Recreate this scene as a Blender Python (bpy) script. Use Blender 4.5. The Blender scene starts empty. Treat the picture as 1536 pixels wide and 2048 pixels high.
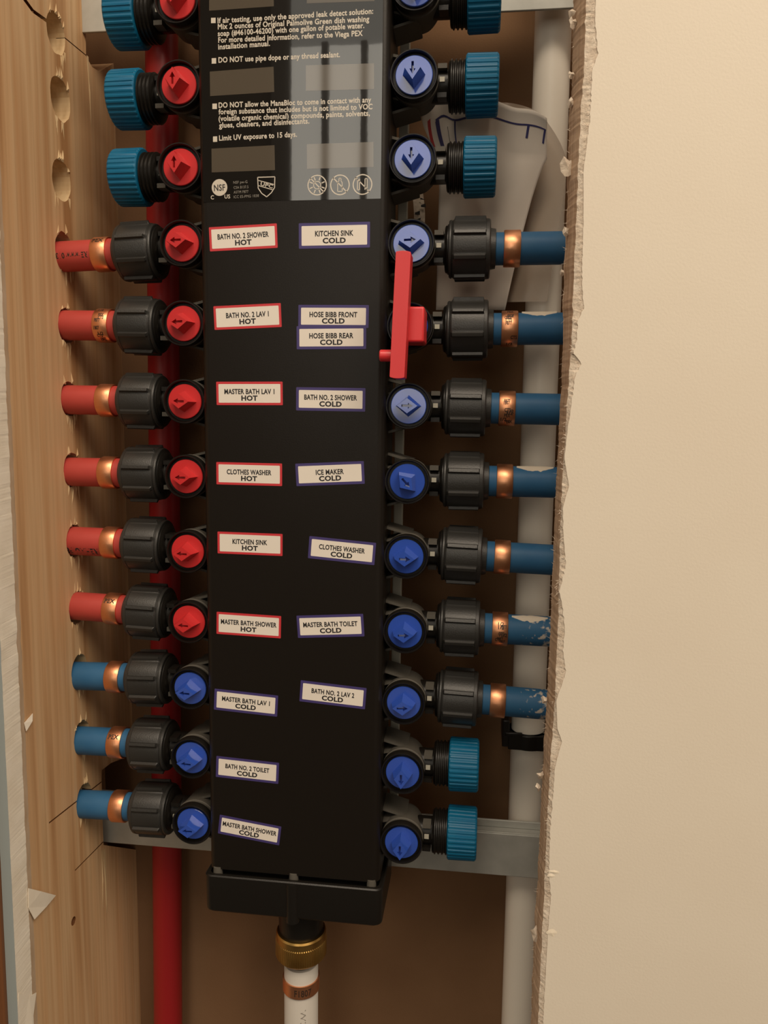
import bpy, bmesh, math, random
from mathutils import Vector, Matrix
from mathutils.geometry import tessellate_polygon
import mathutils.noise as mnoise

random.seed(7)
C = bpy.context.scene.collection
S = 0.001                      # every number below is in millimetres
PI = math.pi

# ------------------------------------------------------------------ camera
FPX = 1540.0
CAM = Vector((92.4, -380.2, 31.8))
_y, _p, _r = [math.radians(a) for a in (6.997, 7.032, 0.7397)]
FWD = Vector((-math.sin(_y) * math.cos(_p), math.cos(_y) * math.cos(_p), -math.sin(_p)))
_r0 = Vector((math.cos(_y), math.sin(_y), 0)); _u0 = _r0.cross(FWD)
RGT = _r0 * math.cos(_r) + _u0 * math.sin(_r)
UPV = _u0 * math.cos(_r) - _r0 * math.sin(_r)
cam_data = bpy.data.cameras.new('camera')
cam_data.sensor_fit = 'VERTICAL'; cam_data.sensor_height = 36; cam_data.sensor_width = 27
cam_data.lens = FPX / 2048 * 36
cam_data.clip_start = 0.01; cam_data.clip_end = 50
cam = bpy.data.objects.new('camera', cam_data); C.objects.link(cam)
cam.matrix_world = Matrix(((RGT.x, UPV.x, -FWD.x, CAM.x * S), (RGT.y, UPV.y, -FWD.y, CAM.y * S),
                           (RGT.z, UPV.z, -FWD.z, CAM.z * S), (0, 0, 0, 1)))
bpy.context.scene.camera = cam


def at(u, v, y):
    """the point of the photograph's pixel u, v that stands at depth y"""
    d = FWD + RGT * ((u - 768) / FPX) - UPV * ((v - 1024) / FPX)
    return CAM + d * ((y - CAM.y) / d.y)


def atx(u, v, x):
    d = FWD + RGT * ((u - 768) / FPX) - UPV * ((v - 1024) / FPX)
    return CAM + d * ((x - CAM.x) / d.x)


# ------------------------------------------------------------------ light and exposure
sc = bpy.context.scene
sc.view_settings.view_transform = 'Standard'
sc.view_settings.look = 'None'
sc.view_settings.exposure = 0.08
sc.view_settings.gamma = 1.0
sc.view_settings.use_curve_mapping = False
world = bpy.data.worlds.new('world'); sc.world = world; world.use_nodes = True
wn = world.node_tree
bg = wn.nodes['Background']; bg.inputs[1].default_value = 0.56
wtc = wn.nodes.new('ShaderNodeTexCoord'); wsx = wn.nodes.new('ShaderNodeSeparateXYZ'); wmr = wn.nodes.new('ShaderNodeMapRange'); wcr = wn.nodes.new('ShaderNodeValToRGB')
wmr.inputs[1].default_value = -0.7; wmr.inputs[2].default_value = 0.7        # dim room: pale ceiling above, dark floor below
wcr.color_ramp.elements[0].color = (0.10, 0.075, 0.052, 1); wcr.color_ramp.elements[1].color = (1.0, 0.85, 0.68, 1)
wcr.color_ramp.elements[0].position = 0.15; wcr.color_ramp.elements[1].position = 0.75
wn.links.new(wtc.outputs['Generated'], wsx.inputs[0]); wn.links.new(wsx.outputs[2], wmr.inputs[0]); wn.links.new(wmr.outputs[0], wcr.inputs[0]); wn.links.new(wcr.outputs[0], bg.inputs[0])


def area_light(name, loc, target, size, power, color):
    l = bpy.data.lights.new(name, 'AREA'); l.shape = 'DISK'; l.size = size * S; l.energy = power; l.color = color
    o = bpy.data.objects.new(name, l); C.objects.link(o)
    o.location = Vector(loc) * S
    o.rotation_euler = (Vector(target) - Vector(loc)).to_track_quat('-Z', 'Y').to_euler()
    return o


area_light('ceiling_lamp', (720, -900, 1120), (60, 0, 0), 900, 13.5, (1.0, 0.84, 0.66))
area_light('ceiling_lamp', (-120, -1250, 1700), (60, 0, 0), 700, 14, (1.0, 0.84, 0.66))

# ------------------------------------------------------------------ materials


def mat(name, rgb, rough=0.5, metal=0.0, spec=0.5, var=None, var_scale=40, var_stretch=(1, 1, 1), bump=0.0, bump_scale=300,
        bump_stretch=(1, 1, 1), rough2=None, coat=0.0, ramp=(0.35, 0.65), detail=6, trans=0.0):
    m = bpy.data.materials.new(name); m.use_nodes = True
    nt = m.node_tree; b = nt.nodes['Principled BSDF']
    b.inputs['Base Color'].default_value = (*rgb, 1); b.inputs['Roughness'].default_value = rough
    b.inputs['Metallic'].default_value = metal; b.inputs['Specular IOR Level'].default_value = spec
    b.inputs['Coat Weight'].default_value = coat; b.inputs['Coat Roughness'].default_value = 0.05
    tc = nt.nodes.new('ShaderNodeTexCoord')

    def noise(scale, stretch, det=detail):
        mp = nt.nodes.new('ShaderNodeMapping'); mp.inputs['Scale'].default_value = stretch
        nt.links.new(tc.outputs['Object'], mp.inputs[0])
        n = nt.nodes.new('ShaderNodeTexNoise'); n.inputs['Scale'].default_value = scale; n.inputs['Detail'].default_value = det
        nt.links.new(mp.outputs[0], n.inputs['Vector'])
        return n
    if var is not None:
        n = noise(var_scale, var_stretch)
        r = nt.nodes.new('ShaderNodeValToRGB')
        r.color_ramp.elements[0].position = ramp[0]; r.color_ramp.elements[1].position = ramp[1]
        r.color_ramp.elements[0].color = (*rgb, 1); r.color_ramp.elements[1].color = (*var, 1)
        nt.links.new(n.outputs[0], r.inputs[0]); nt.links.new(r.outputs[0], b.inputs['Base Color'])
        if rough2 is not None:
            mr = nt.nodes.new('ShaderNodeMapRange'); mr.inputs[1].default_value = ramp[0]; mr.inputs[2].default_value = ramp[1]
            mr.inputs[3].default_value = rough; mr.inputs[4].default_value = rough2
            nt.links.new(n.outputs[0], mr.inputs[0]); nt.links.new(mr.outputs[0], b.inputs['Roughness'])
    if bump:
        n2 = noise(bump_scale, bump_stretch, 4)
        bp = nt.nodes.new('ShaderNodeBump'); bp.inputs['Strength'].default_value = 1.0; bp.inputs['Distance'].default_value = bump * S
        nt.links.new(n2.outputs[0], bp.inputs['Height']); nt.links.new(bp.outputs[0], b.inputs['Normal'])
    if trans:
        b.inputs['Transmission Weight'].default_value = 0.0
        tr = nt.nodes.new('ShaderNodeBsdfTransparent'); mx = nt.nodes.new('ShaderNodeMixShader'); mx.inputs[0].default_value = trans
        out = nt.nodes['Material Output']
        nt.links.new(b.outputs[0], mx.inputs[1]); nt.links.new(tr.outputs[0], mx.inputs[2]); nt.links.new(mx.outputs[0], out.inputs[0])
    return m


def wood_mat():
    m = bpy.data.materials.new('pine_wood'); m.use_nodes = True
    nt = m.node_tree; b = nt.nodes['Principled BSDF']; b.inputs['Roughness'].default_value = 0.62
    b.inputs['Specular IOR Level'].default_value = 0.3
    tc = nt.nodes.new('ShaderNodeTexCoord')

    def noise(scale, stretch, det):
        mp = nt.nodes.new('ShaderNodeMapping'); mp.inputs['Scale'].default_value = stretch
        nt.links.new(tc.outputs['Object'], mp.inputs[0])
        n = nt.nodes.new('ShaderNodeTexNoise'); n.inputs['Scale'].default_value = scale; n.inputs['Detail'].default_value = det
        nt.links.new(mp.outputs[0], n.inputs['Vector']); return n

    def ramp(n, stops):
        r = nt.nodes.new('ShaderNodeValToRGB'); e = r.color_ramp.elements
        e[0].position, e[0].color = stops[0][0], (*stops[0][1], 1)
        e[1].position, e[1].color = stops[-1][0], (*stops[-1][1], 1)
        for p, c in stops[1:-1]:
            k = e.new(p); k.color = (*c, 1)
        nt.links.new(n.outputs[0], r.inputs[0]); return r
    broad = ramp(noise(70, (1, 1, 0.035), 3), [(0.3, (0.47, 0.245, 0.105)), (0.43, (0.67, 0.41, 0.21)), (0.56, (0.71, 0.475, 0.265)), (0.7, (0.57, 0.32, 0.15))])
    fine = ramp(noise(420, (1, 1, 0.02), 5), [(0.35, (0.72, 0.66, 0.58)), (0.6, (1, 1, 1))])
    mx = nt.nodes.new('ShaderNodeMixRGB'); mx.blend_type = 'MULTIPLY'; mx.inputs[0].default_value = 0.38
    nt.links.new(broad.outputs[0], mx.inputs[1]); nt.links.new(fine.outputs[0], mx.inputs[2])
    nt.links.new(mx.outputs[0], b.inputs['Base Color'])
    bp = nt.nodes.new('ShaderNodeBump'); bp.inputs['Distance'].default_value = 0.0002; bp.inputs['Strength'].default_value = 0.6
    nt.links.new(fine.outputs[0], bp.inputs['Height']); nt.links.new(bp.outputs[0], b.inputs['Normal'])
    return m


M = {
    'paint': mat('wall_paint', (0.78, 0.70, 0.58), 0.55, spec=0.25, var=(0.76, 0.675, 0.555), var_scale=14, bump=0.05, bump_scale=900),
    'greypaint': mat('grey_paint', (0.30, 0.33, 0.32), 0.5),
    'gypsum': mat('gypsum_core', (0.93, 0.85, 0.72), 0.9, spec=0.1, var=(0.86, 0.77, 0.63), var_scale=60, bump=0.06, bump_scale=500),
    'cutcore': mat('cut_drywall_edge', (0.46, 0.31, 0.20), 0.9, spec=0.1, var=(0.58, 0.42, 0.29), var_scale=420, var_stretch=(1, 1, 0.04), bump=0.25, bump_scale=600, bump_stretch=(1, 1, 0.1)),  # pale gypsum, browned by paper dust and by shade put into the colour
    'tornpaper': mat('torn_paper', (0.76, 0.66, 0.54), 0.9, spec=0.1, var=(0.60, 0.49, 0.38), var_scale=300, bump=0.4, bump_scale=700),
    'tanpaper': mat('tan_paper', (0.52, 0.37, 0.24), 0.9, spec=0.1, var=(0.62, 0.47, 0.33), var_scale=180, var_stretch=(1, 1, 0.3)),
    'backboard': mat('brown_board', (0.215, 0.122, 0.064), 0.85, spec=0.15, var=(0.19, 0.105, 0.054), var_scale=18, bump=0.08, bump_scale=900),
    'wood': wood_mat(),
    'freshwood': mat('fresh_wood', (0.74, 0.55, 0.32), 0.8, spec=0.2, var=(0.60, 0.41, 0.22), var_scale=250, var_stretch=(1, 1, 0.2)),
    'darkwood': mat('stained_wood', (0.16, 0.06, 0.02), 0.5),
    'black': mat('black_plastic', (0.010, 0.0085, 0.007), 0.36, spec=0.32, bump=0.05, bump_scale=1800),
    'housing': mat('black_housing_plastic', (0.010, 0.0075, 0.0055), 0.38, spec=0.26, bump=0.03, bump_scale=1500),
    'nut': mat('black_nut_plastic', (0.022, 0.021, 0.019), 0.40, spec=0.55, bump=0.08, bump_scale=1600),
    'dusty': mat('dusty_black_plastic', (0.095, 0.086, 0.071), 0.7, spec=0.3, bump=0.06, bump_scale=1800),
    'rail': mat('grey_rail', (0.42, 0.40, 0.33), 0.6),
    'gloss': mat('glossy_label', (0.010, 0.009, 0.008), 0.02, spec=1.0, coat=0.4, bump=0.006, bump_scale=60),
    'ink': mat('white_ink', (0.62, 0.56, 0.47), 0.25),
    'greyink': mat('grey_ink', (0.095, 0.078, 0.058), 0.05, spec=1.0, coat=0.5),
    'dimink': mat('dim_ink', (0.26, 0.235, 0.20), 0.3),
    'blackink': mat('black_ink', (0.018, 0.015, 0.016), 0.6),
    'sticker': mat('sticker_paper', (0.80, 0.735, 0.65), 0.5, spec=0.3),
    'redborder': mat('red_print', (0.58, 0.035, 0.045), 0.5),
    'blueborder': mat('indigo_print', (0.055, 0.040, 0.165), 0.5),
    'redknob': mat('red_knob_plastic', (0.56, 0.028, 0.030), 0.30, spec=0.5),
    'blueknob': mat('blue_knob_plastic', (0.030, 0.085, 0.44), 0.12, spec=1.0, coat=0.4),
    'teal': mat('teal_cap_plastic', (0.003, 0.110, 0.225), 0.42, spec=0.28, var=(0.005, 0.124, 0.235), var_scale=90),
    'redpipe': mat('red_pipe_plastic', (0.46, 0.060, 0.048), 0.45, spec=0.4, var=(0.43, 0.052, 0.043), var_scale=60),
    'bluepipe': mat('blue_pipe_plastic', (0.026, 0.114, 0.245), 0.50, spec=0.3, var=(0.034, 0.126, 0.255), var_scale=120),
    'dustpipe': mat('plaster_dusted_blue_pipe', (0.028, 0.112, 0.228), 0.55, spec=0.3, var=(0.52, 0.47, 0.40), var_scale=420, ramp=(0.56, 0.68)),
    'plaster': mat('plaster_smear', (0.66, 0.58, 0.47), 0.9, spec=0.1, bump=0.3, bump_scale=600),
    'redmain': mat('red_main_pipe', (0.30, 0.012, 0.014), 0.4, spec=0.4),
    'whitepipe': mat('white_pipe_plastic', (0.86, 0.80, 0.70), 0.38, spec=0.4),
    'supply': mat('white_supply_pipe', (0.55, 0.51, 0.455), 0.4, spec=0.4),
    'copper': mat('copper', (0.90, 0.43, 0.23), 0.34, metal=1.0, var=(0.78, 0.35, 0.18), var_scale=150, rough2=0.44, bump=0.10, bump_scale=260),
    'copperdark': mat('copper_mark', (0.035, 0.018, 0.010), 0.5),
    'brass': mat('brass', (0.58, 0.36, 0.11), 0.36, metal=1.0, var=(0.46, 0.27, 0.08), var_scale=120),
    'galv': mat('galvanised_steel', (0.50, 0.50, 0.46), 0.55, metal=0.35, var=(0.42, 0.42, 0.385), var_scale=70),
    'lever': mat('red_lever_plastic', (0.66, 0.035, 0.040), 0.36, spec=0.5),
    'paper': mat('white_paper', (0.76, 0.685, 0.60), 0.7, spec=0.2, var=(0.71, 0.63, 0.55), var_scale=30),
    'film': mat('clear_film', (0.46, 0.37, 0.285), 0.35, spec=0.6, trans=0.35, bump=0.5, bump_scale=60),
    'smear': mat('filler_smear', (0.82, 0.72, 0.57), 0.8, spec=0.1),
    'navy': mat('navy_print', (0.040, 0.035, 0.13), 0.6),
    'redprint': mat('red_stripe_print', (0.45, 0.03, 0.03), 0.6),
}


def dust_gradient():
    m = M['dustpipe']; nt = m.node_tree; b = nt.nodes['Principled BSDF']
    tc = nt.nodes.new('ShaderNodeTexCoord'); sp_ = nt.nodes.new('ShaderNodeSeparateXYZ'); nt.links.new(tc.outputs['Object'], sp_.inputs[0])
    mr = nt.nodes.new('ShaderNodeMapRange'); mr.inputs[1].default_value = .050; mr.inputs[2].default_value = .078; mr.inputs[3].default_value = -.16; mr.inputs[4].default_value = .10
    nt.links.new(sp_.outputs[0], mr.inputs[0])
    r = [n for n in nt.nodes if n.type == 'VALTORGB'][0]; src = r.inputs[0].links[0].from_socket
    ad = nt.nodes.new('ShaderNodeMath'); ad.operation = 'ADD'; nt.links.new(src, ad.inputs[0]); nt.links.new(mr.outputs[0], ad.inputs[1]); nt.links.new(ad.outputs[0], r.inputs[0])


dust_gradient()


def window_mat(name, strength):
    m = bpy.data.materials.new(name); m.use_nodes = True
    nt = m.node_tree; nt.nodes.remove(nt.nodes['Principled BSDF'])
    e = nt.nodes.new('ShaderNodeEmission'); e.inputs[0].default_value = (1.0, 0.92, 0.78, 1); e.inputs[1].default_value = strength
    nt.links.new(e.outputs[0], nt.nodes['Material Output'].inputs[0]); return m


M['pane'] = window_mat('daylit_window_pane', 2.1)
M['blind'] = window_mat('daylit_blind', 0.75)
M['darkwall'] = mat('dark_brown_wall', (0.050, 0.038, 0.026), 0.8)
M['frame'] = mat('window_frame_paint', (0.10, 0.09, 0.08), 0.5)

# ------------------------------------------------------------------ mesh helpers


class MB:
    """collects shapes (mm) and links them as one mesh object"""

    def __init__(s):
        s.v = []; s.f = []; s.mi = []; s.mats = []

    def add(s, verts, faces, m):
        if m not in s.mats: s.mats.append(m)
        k = s.mats.index(m); n = len(s.v)
        s.v += [tuple(p) for p in verts]; s.f += [tuple(i + n for i in f) for f in faces]; s.mi += [k] * len(faces)

    def box(s, lo, hi, m, rot=None, about=None):
        x0, y0, z0 = lo; x1, y1, z1 = hi
        vs = [Vector(p) for p in ((x0, y0, z0), (x1, y0, z0), (x1, y1, z0), (x0, y1, z0), (x0, y0, z1), (x1, y0, z1), (x1, y1, z1), (x0, y1, z1))]
        if rot is not None:
            a = Vector(about) if about is not None else Vector((0, 0, 0))
            vs = [rot @ (p - a) + a for p in vs]
        s.add(vs, [(0, 3, 2, 1), (4, 5, 6, 7), (0, 1, 5, 4), (1, 2, 6, 5), (2, 3, 7, 6), (3, 0, 4, 7)], m)

    def loft(s, axis, secs, m, n=48, c=(0, 0, 0), rfun=None, caps=(True, True)):
        """rings along an axis: secs = [(pos, r, amp)]"""
        c = Vector(c); vs = []; fs = []
        for sec in secs:
            p, r = sec[0], sec[1]; amp = sec[2] if len(sec) > 2 else 0
            for k in range(n):
                t = 2 * PI * k / n
                rr = r + (amp * rfun(t) if rfun else 0)
                a, b = rr * math.cos(t), rr * math.sin(t)
                d = {'X': (p, a, b), 'Y': (a, p, b), 'Z': (a, b, p)}[axis]
                vs.append(c + Vector(d))
        for i in range(len(secs) - 1):
            for k in range(n):
                j = (k + 1) % n
                q = (i * n + k, i * n + j, (i + 1) * n + j, (i + 1) * n + k)
                fs.append(q if axis != 'Y' else q[::-1])
        if caps[0]: q = tuple(range(n)); fs.append(q[::-1] if axis != 'Y' else q)
        if caps[1]: q = tuple((len(secs) - 1) * n + k for k in range(n)); fs.append(q if axis != 'Y' else q[::-1])
        s.add(vs, fs, m)

    def prism(s, pts, y0, y1, m, holes=()):
        """closed outline in x,z given a thickness along y; holes go right through"""
        loops = [list(pts)] + [list(h) for h in holes]
        flat = [p for l in loops for p in l]; n = len(flat)
        tris = tessellate_polygon([[Vector((p[0], p[1], 0)) for p in l] for l in loops])
        vs = [(p[0], y0, p[1]) for p in flat] + [(p[0], y1, p[1]) for p in flat]
        fs = [t for t in tris] + [tuple(i + n for i in t[::-1]) for t in tris]
        o = 0
        for l in loops:
            for i in range(len(l)):
                j = (i + 1) % len(l)
                fs.append((o + i, o + j, n + o + j, n + o + i))
            o += len(l)
        s.add(vs, fs, m)

    def grid(s, rows, m):
        nr, nc = len(rows), len(rows[0])
        s.add([p for r in rows for p in r], [(i * nc + j, i * nc + j + 1, (i + 1) * nc + j + 1, (i + 1) * nc + j) for i in range(nr - 1) for j in range(nc - 1)], m)

    def build(s, name, parent=None, smooth=35, bevel=0, loc=(0, 0, 0), seg=2, solid=0):
        me = bpy.data.meshes.new(name)
        loc = Vector(loc)
        me.from_pydata([tuple((Vector(p)) * S) for p in s.v], [], s.f)
        for m in s.mats: me.materials.append(m)
        me.polygons.foreach_set('material_index', s.mi)
        bm = bmesh.new(); bm.from_mesh(me); bmesh.ops.recalc_face_normals(bm, faces=bm.faces); bm.to_mesh(me); bm.free()
        if smooth:
            me.polygons.foreach_set('use_smooth', [True] * len(me.polygons))
            me.set_sharp_from_angle(angle=math.radians(smooth))
        me.update()
        o = bpy.data.objects.new(name, me); C.objects.link(o); o.location = loc * S
        if parent: o.parent = parent
        if solid:
            k = o.modifiers.new('solid', 'SOLIDIFY'); k.thickness = solid * S; k.offset = 0
        if bevel:
            k = o.modifiers.new('bevel', 'BEVEL'); k.width = bevel * S; k.segments = seg; k.limit_method = 'ANGLE'; k.angle_limit = math.radians(40)
            k.harden_normals = False
        return o


def tag(o, label, cat=None, group=None, kind=None):
    o['label'] = label
    if cat: o['category'] = cat
    if group: o['group'] = group
    if kind: o['kind'] = kind
    return o


def empty(name, loc):
    o = bpy.data.objects.new(name, None); C.objects.link(o); o.location = Vector(loc) * S; o.empty_display_size = 0.01
    return o


def copy_tree(o, parent=None):
    c = o.copy(); C.objects.link(c)
    if parent: c.parent = parent
    for ch in list(o.children): copy_tree(ch, c)
    return c


def structure(o):
    o['kind'] = 'structure'; return o


def text_mesh(s, bold=0.0):
    """letters as flat triangles, in x,y, starting at 0,0 and one unit of cap height"""
    cu = bpy.data.curves.new('lettering', 'FONT'); cu.body = s; cu.size = 1; cu.offset = bold; cu.resolution_u = 3; cu.space_character = 1.06
    o = bpy.data.objects.new('lettering', cu); C.objects.link(o)
    dg = bpy.context.evaluated_depsgraph_get(); me = bpy.data.meshes.new_from_object(o.evaluated_get(dg))
    vs = [(v.co.x, v.co.y) for v in me.vertices]; fs = [tuple(p.vertices) for p in me.polygons]
    bpy.data.objects.remove(o); bpy.data.meshes.remove(me); bpy.data.curves.remove(cu)
    x0 = min(v[0] for v in vs); x1 = max(v[0] for v in vs)
    return [((a - x0) / (x1 - x0), b / 0.729) for a, b in vs], fs


def put_text(mb, s, a, b, cap, m, bold=0.02, y=None):
    """letters on a y-plane from point a to point b (baseline), cap height in mm"""
    vs, fs = text_mesh(s, bold)
    a, b = Vector(a), Vector(b); d = b - a; up = Vector((-d.z, 0, d.x)).normalized()
    pts = [a + d * p + up * (q * cap) for p, q in vs]
    if y is not None: pts = [Vector((p.x, y, p.z)) for p in pts]
    mb.add(pts, fs, m)


# ------------------------------------------------------------------ positions read off the rows
RPX = {1: (828, 150), 2: (825, 318), 3: (822, 487), 4: (820, 652), 5: (817, 812), 6: (813, 963), 7: (810, 1113), 8: (808, 1263), 9: (807, 1406), 10: (807, 1546), 11: (805, 1686)}
LPX = {1: (358, 170), 2: (361, 334), 3: (364, 487), 4: (366, 647), 5: (369, 803), 6: (371, 953), 7: (374, 1103), 8: (378, 1244), 9: (380, 1377), 10: (383, 1516), 11: (385, 1648)}
KX = 57.2
RZ = {i: at(u, v, 0).z for i, (u, v) in RPX.items()}
LZ = {i: at(u, v, 0).z for i, (u, v) in LPX.items()}
RZ[0] = RZ[1] + 38.6; LZ[0] = LZ[1] + 38.6
AX = 15.0                      # depth of the pipe axes
STUD_X = -128.0
STUD_F, BACK = -42.0, 79.0
WALL_F = -54.5
VP = 64.0                      # depth of the vertical pipes' axes
ZB, ZT = -760, 330
LNAME = {3: 'BATH NO. 2 SHOWER HOT', 4: 'BATH NO. 2 LAV 1 HOT', 5: 'MASTER BATH LAV 1 HOT', 6: 'CLOTHES WASHER HOT', 7: 'KITCHEN SINK HOT', 8: 'MASTER BATH SHOWER HOT',
         9: 'MASTER BATH LAV 1 COLD', 10: 'BATH NO. 2 TOILET COLD', 11: 'MASTER BATH SHOWER COLD'}
RNAME = {3: 'KITCHEN SINK COLD', 4: 'HOSE BIBB', 5: 'BATH NO. 2 SHOWER COLD', 6: 'ICE MAKER COLD', 7: 'CLOTHES WASHER COLD', 8: 'MASTER BATH TOILET COLD', 9: 'BATH NO. 2 LAV 2 COLD'}

# ------------------------------------------------------------------ the wall cavity
mb = MB(); mb.box((-172, BACK, ZB), (420, BACK + 12, ZT), M['backboard'])
structure(mb.build('wall_back'))


def interp(tab, t):
    if t <= tab[0][0]: return tab[0][1]
    for (a, b), (c, d) in zip(tab, tab[1:]):
        if t <= c: return b + (d - b) * (t - a) / (c - a)
    return tab[-1][1]


# right drywall: jagged painted edge in front, torn paper band, cut core, back edge
OUT = [(1190, 34), (1196, 109), (1185, 137), (1180, 239), (1167, 342), (1167, 444), (1164, 547), (1166, 600), (1169, 615), (1156, 640), (1153, 683), (1147, 705), (1163, 728), (1150, 753), (1143, 808), (1134, 870), (1129, 917),
       (1138, 972), (1126, 1014), (1127, 1072), (1132, 1129), (1119, 1183), (1125, 1215), (1130, 1258), (1126, 1301), (1132, 1344), (1113, 1401), (1115, 1458), (1124, 1483), (1110, 1534), (1106, 1592), (1100, 1665),
       (1098, 1745), (1102, 1793), (1097, 1848), (1094, 1902), (1091, 1957), (1087, 2030)]
INN = [(1146, 0), (1144, 171), (1138, 239), (1133, 444), (1126, 580), (1126, 683), (1121, 800), (1113, 950), (1106, 1115), (1101, 1250), (1095, 1373), (1088, 1483), (1081, 1629), (1075, 1757), (1069, 1848), (1062, 2030)]
FT = sorted([(at(u, v, WALL_F).z, at(u, v, WALL_F).x) for u, v in OUT])
BT = sorted([(at(u, v, STUD_F).z, at(u, v, STUD_F).x) for u, v in INN])
mb = MB(); zs = []; z = ZB
while z < ZT: zs.append(z); z += 1.1
zs.append(ZT)
front, lip, mid, core, back = [], [], [], [], []


def base_x(z): return sum(interp(FT, z + k * 7) for k in range(-4, 5)) / 9


for i, z in enumerate(zs):
    nz = lambda f, sd: mnoise.noise(Vector((z * f, sd, 0)))
    fx = interp(FT, z) + .5 * nz(.9, 3) + random.uniform(-.05, .05)
    bx = interp(BT, z) + .5 * nz(.12, 9) + .25 * nz(.7, 4)
    sm = base_x(z)
    mx = min(bx + (sm - bx) * .50 + .35 * nz(.3, 12) + .2 * nz(1.1, 2), fx - .35)
    front.append((fx, WALL_F, z)); lip.append((fx - .25, WALL_F + .35, z))
    mid.append((mx, WALL_F + 1.3 + .3 * nz(.8, 30), z))
    core.append((bx + (mx - bx) * .55 + .15 * nz(.5, 5), WALL_F + 5, z)); back.append((bx, STUD_F, z))
far = [(420, WALL_F, z) for z in zs]; farb = [(420, STUD_F, z) for z in zs]
mb.grid([far, front], M['paint']); mb.grid([front, lip, mid], M['tornpaper']); mb.grid([mid, core, back], M['cutcore']); mb.grid([back, farb], M['tanpaper'])
wr = structure(mb.build('wall_right', smooth=0))
# fibres standing off the torn edge
mb = MB()
for k in range(1000):
    z = random.uniform(-310, 260)
    fx = interp(FT, z); t = random.random()
    if t < .8: bx, by, ln = fx - random.uniform(-.1, 1.6), WALL_F + random.uniform(-0.15, .6), random.uniform(.5, 1.9)
    else: bx, by, ln = interp(BT, z) + .3, STUD_F - random.uniform(0, 3), random.uniform(.8, 2.6)
    w = random.uniform(.06, .2); a = random.uniform(-1.2, 1.2)
    dx, dz = -ln * math.cos(a), ln * math.sin(a)
    mb.add([(bx, by, z - w), (bx, by, z + w), (bx + dx, by - random.uniform(0, .8), z + dz)], [(0, 1, 2)], M['tornpaper'])
# larger curled scraps of paper
for (u, v, s_) in ((1135, 335, 5.0), (1141, 205, 2.6), (1145, 45, 3), (1143, 25, 2.5), (1131, 465, 2.6), (1093, 1740, 2.6), (1085, 1835, 3.2), (1072, 1868, 4.6), (1080, 1550, 2.6), (1076, 1575, 2.2), (1088, 1400, 2.4), (1142, 150, 2.0), (1124, 545, 2.0)):
    p = at(u, v, STUD_F - 4)
    n = 9
    pts = [p + Vector((s_ * random.uniform(.45, 1) * math.cos(2 * PI * i / n) * .7, random.uniform(-1, 1), s_ * random.uniform(.45, 1) * math.sin(2 * PI * i / n))) for i in range(n)]
    mb.add([p + Vector((0, -1.2, 0))] + pts + [p + Vector((.4, 1.4, 0))], [(0, 1 + i, 1 + (i + 1) % n) for i in range(n)] + [(n + 1, 1 + (i + 1) % n, 1 + i) for i in range(n)], M['tornpaper'])
for u, v, w_, h_ in ((1103, 1866, 2.6, 2.2), (1108, 1744, 3.0, 1.1), (1102, 1752, 2.2, 1.2)):
    p = at(u, v, WALL_F - .12); n = 12
    mb.add([p + Vector((w_ * (.6 + .4 * random.random()) * math.cos(2 * PI * i / n), .1, h_ * (.6 + .4 * random.random()) * math.sin(2 * PI * i / n))) for i in range(n)] + [p + Vector((0, -.15, 0))], [(i, (i + 1) % n, n) for i in range(n)], M['smear'])
o = mb.build('torn_fibres', wr, smooth=0); o['kind'] = 'stuff'
tag(o, 'ragged torn paper along the cut edge')

# left drywall edge, its paper lip and what stands left of it
mb = MB(); fr, bk, ta, tb = [], [], [], []
for i, z in enumerate(zs):
    j = 0.5 * mnoise.noise(Vector((z * 0.12, 20, 0))) + .25 * mnoise.noise(Vector((z * 0.5, 40, 0)))
    lean = (z + 20) * 0.004
    fr.append((STUD_X + 0.8 - .3 * j, WALL_F - 0.6 + lean, z)); bk.append((STUD_X + 0.8 + j * .6, STUD_F + 0.6 * j + lean * 1.5, z))
    ta.append((STUD_X + 0.55, STUD_F + lean * 1.5 - .5, z)); tb.append((STUD_X + 0.15, STUD_F + 4.2 + 1.3 * j + lean * 1.2, z))
lf = [(STUD_X - 4.5, WALL_F - 0.6 + (z + 20) * 0.004, z) for z in zs]
mb.grid([lf, fr], M['greypaint']); mb.grid([fr, bk], M['gypsum']); mb.grid([ta, tb], M['tanpaper'])
mb.add([(STUD_X - 4.5, WALL_F, ZB), (STUD_X - 4.5, WALL_F, ZT), (STUD_X - 4.5, STUD_F, ZT), (STUD_X - 4.5, STUD_F, ZB)], [(0, 1, 2, 3)], M['gypsum'])
wl = structure(mb.build('wall_left', smooth=0))
mb = MB(); mb.box((STUD_X - 70, WALL_F - 4, ZB), (STUD_X - 4.6, STUD_F, ZT), M['darkwood'])
structure(mb.build('trim_1', bevel=1))

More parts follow.
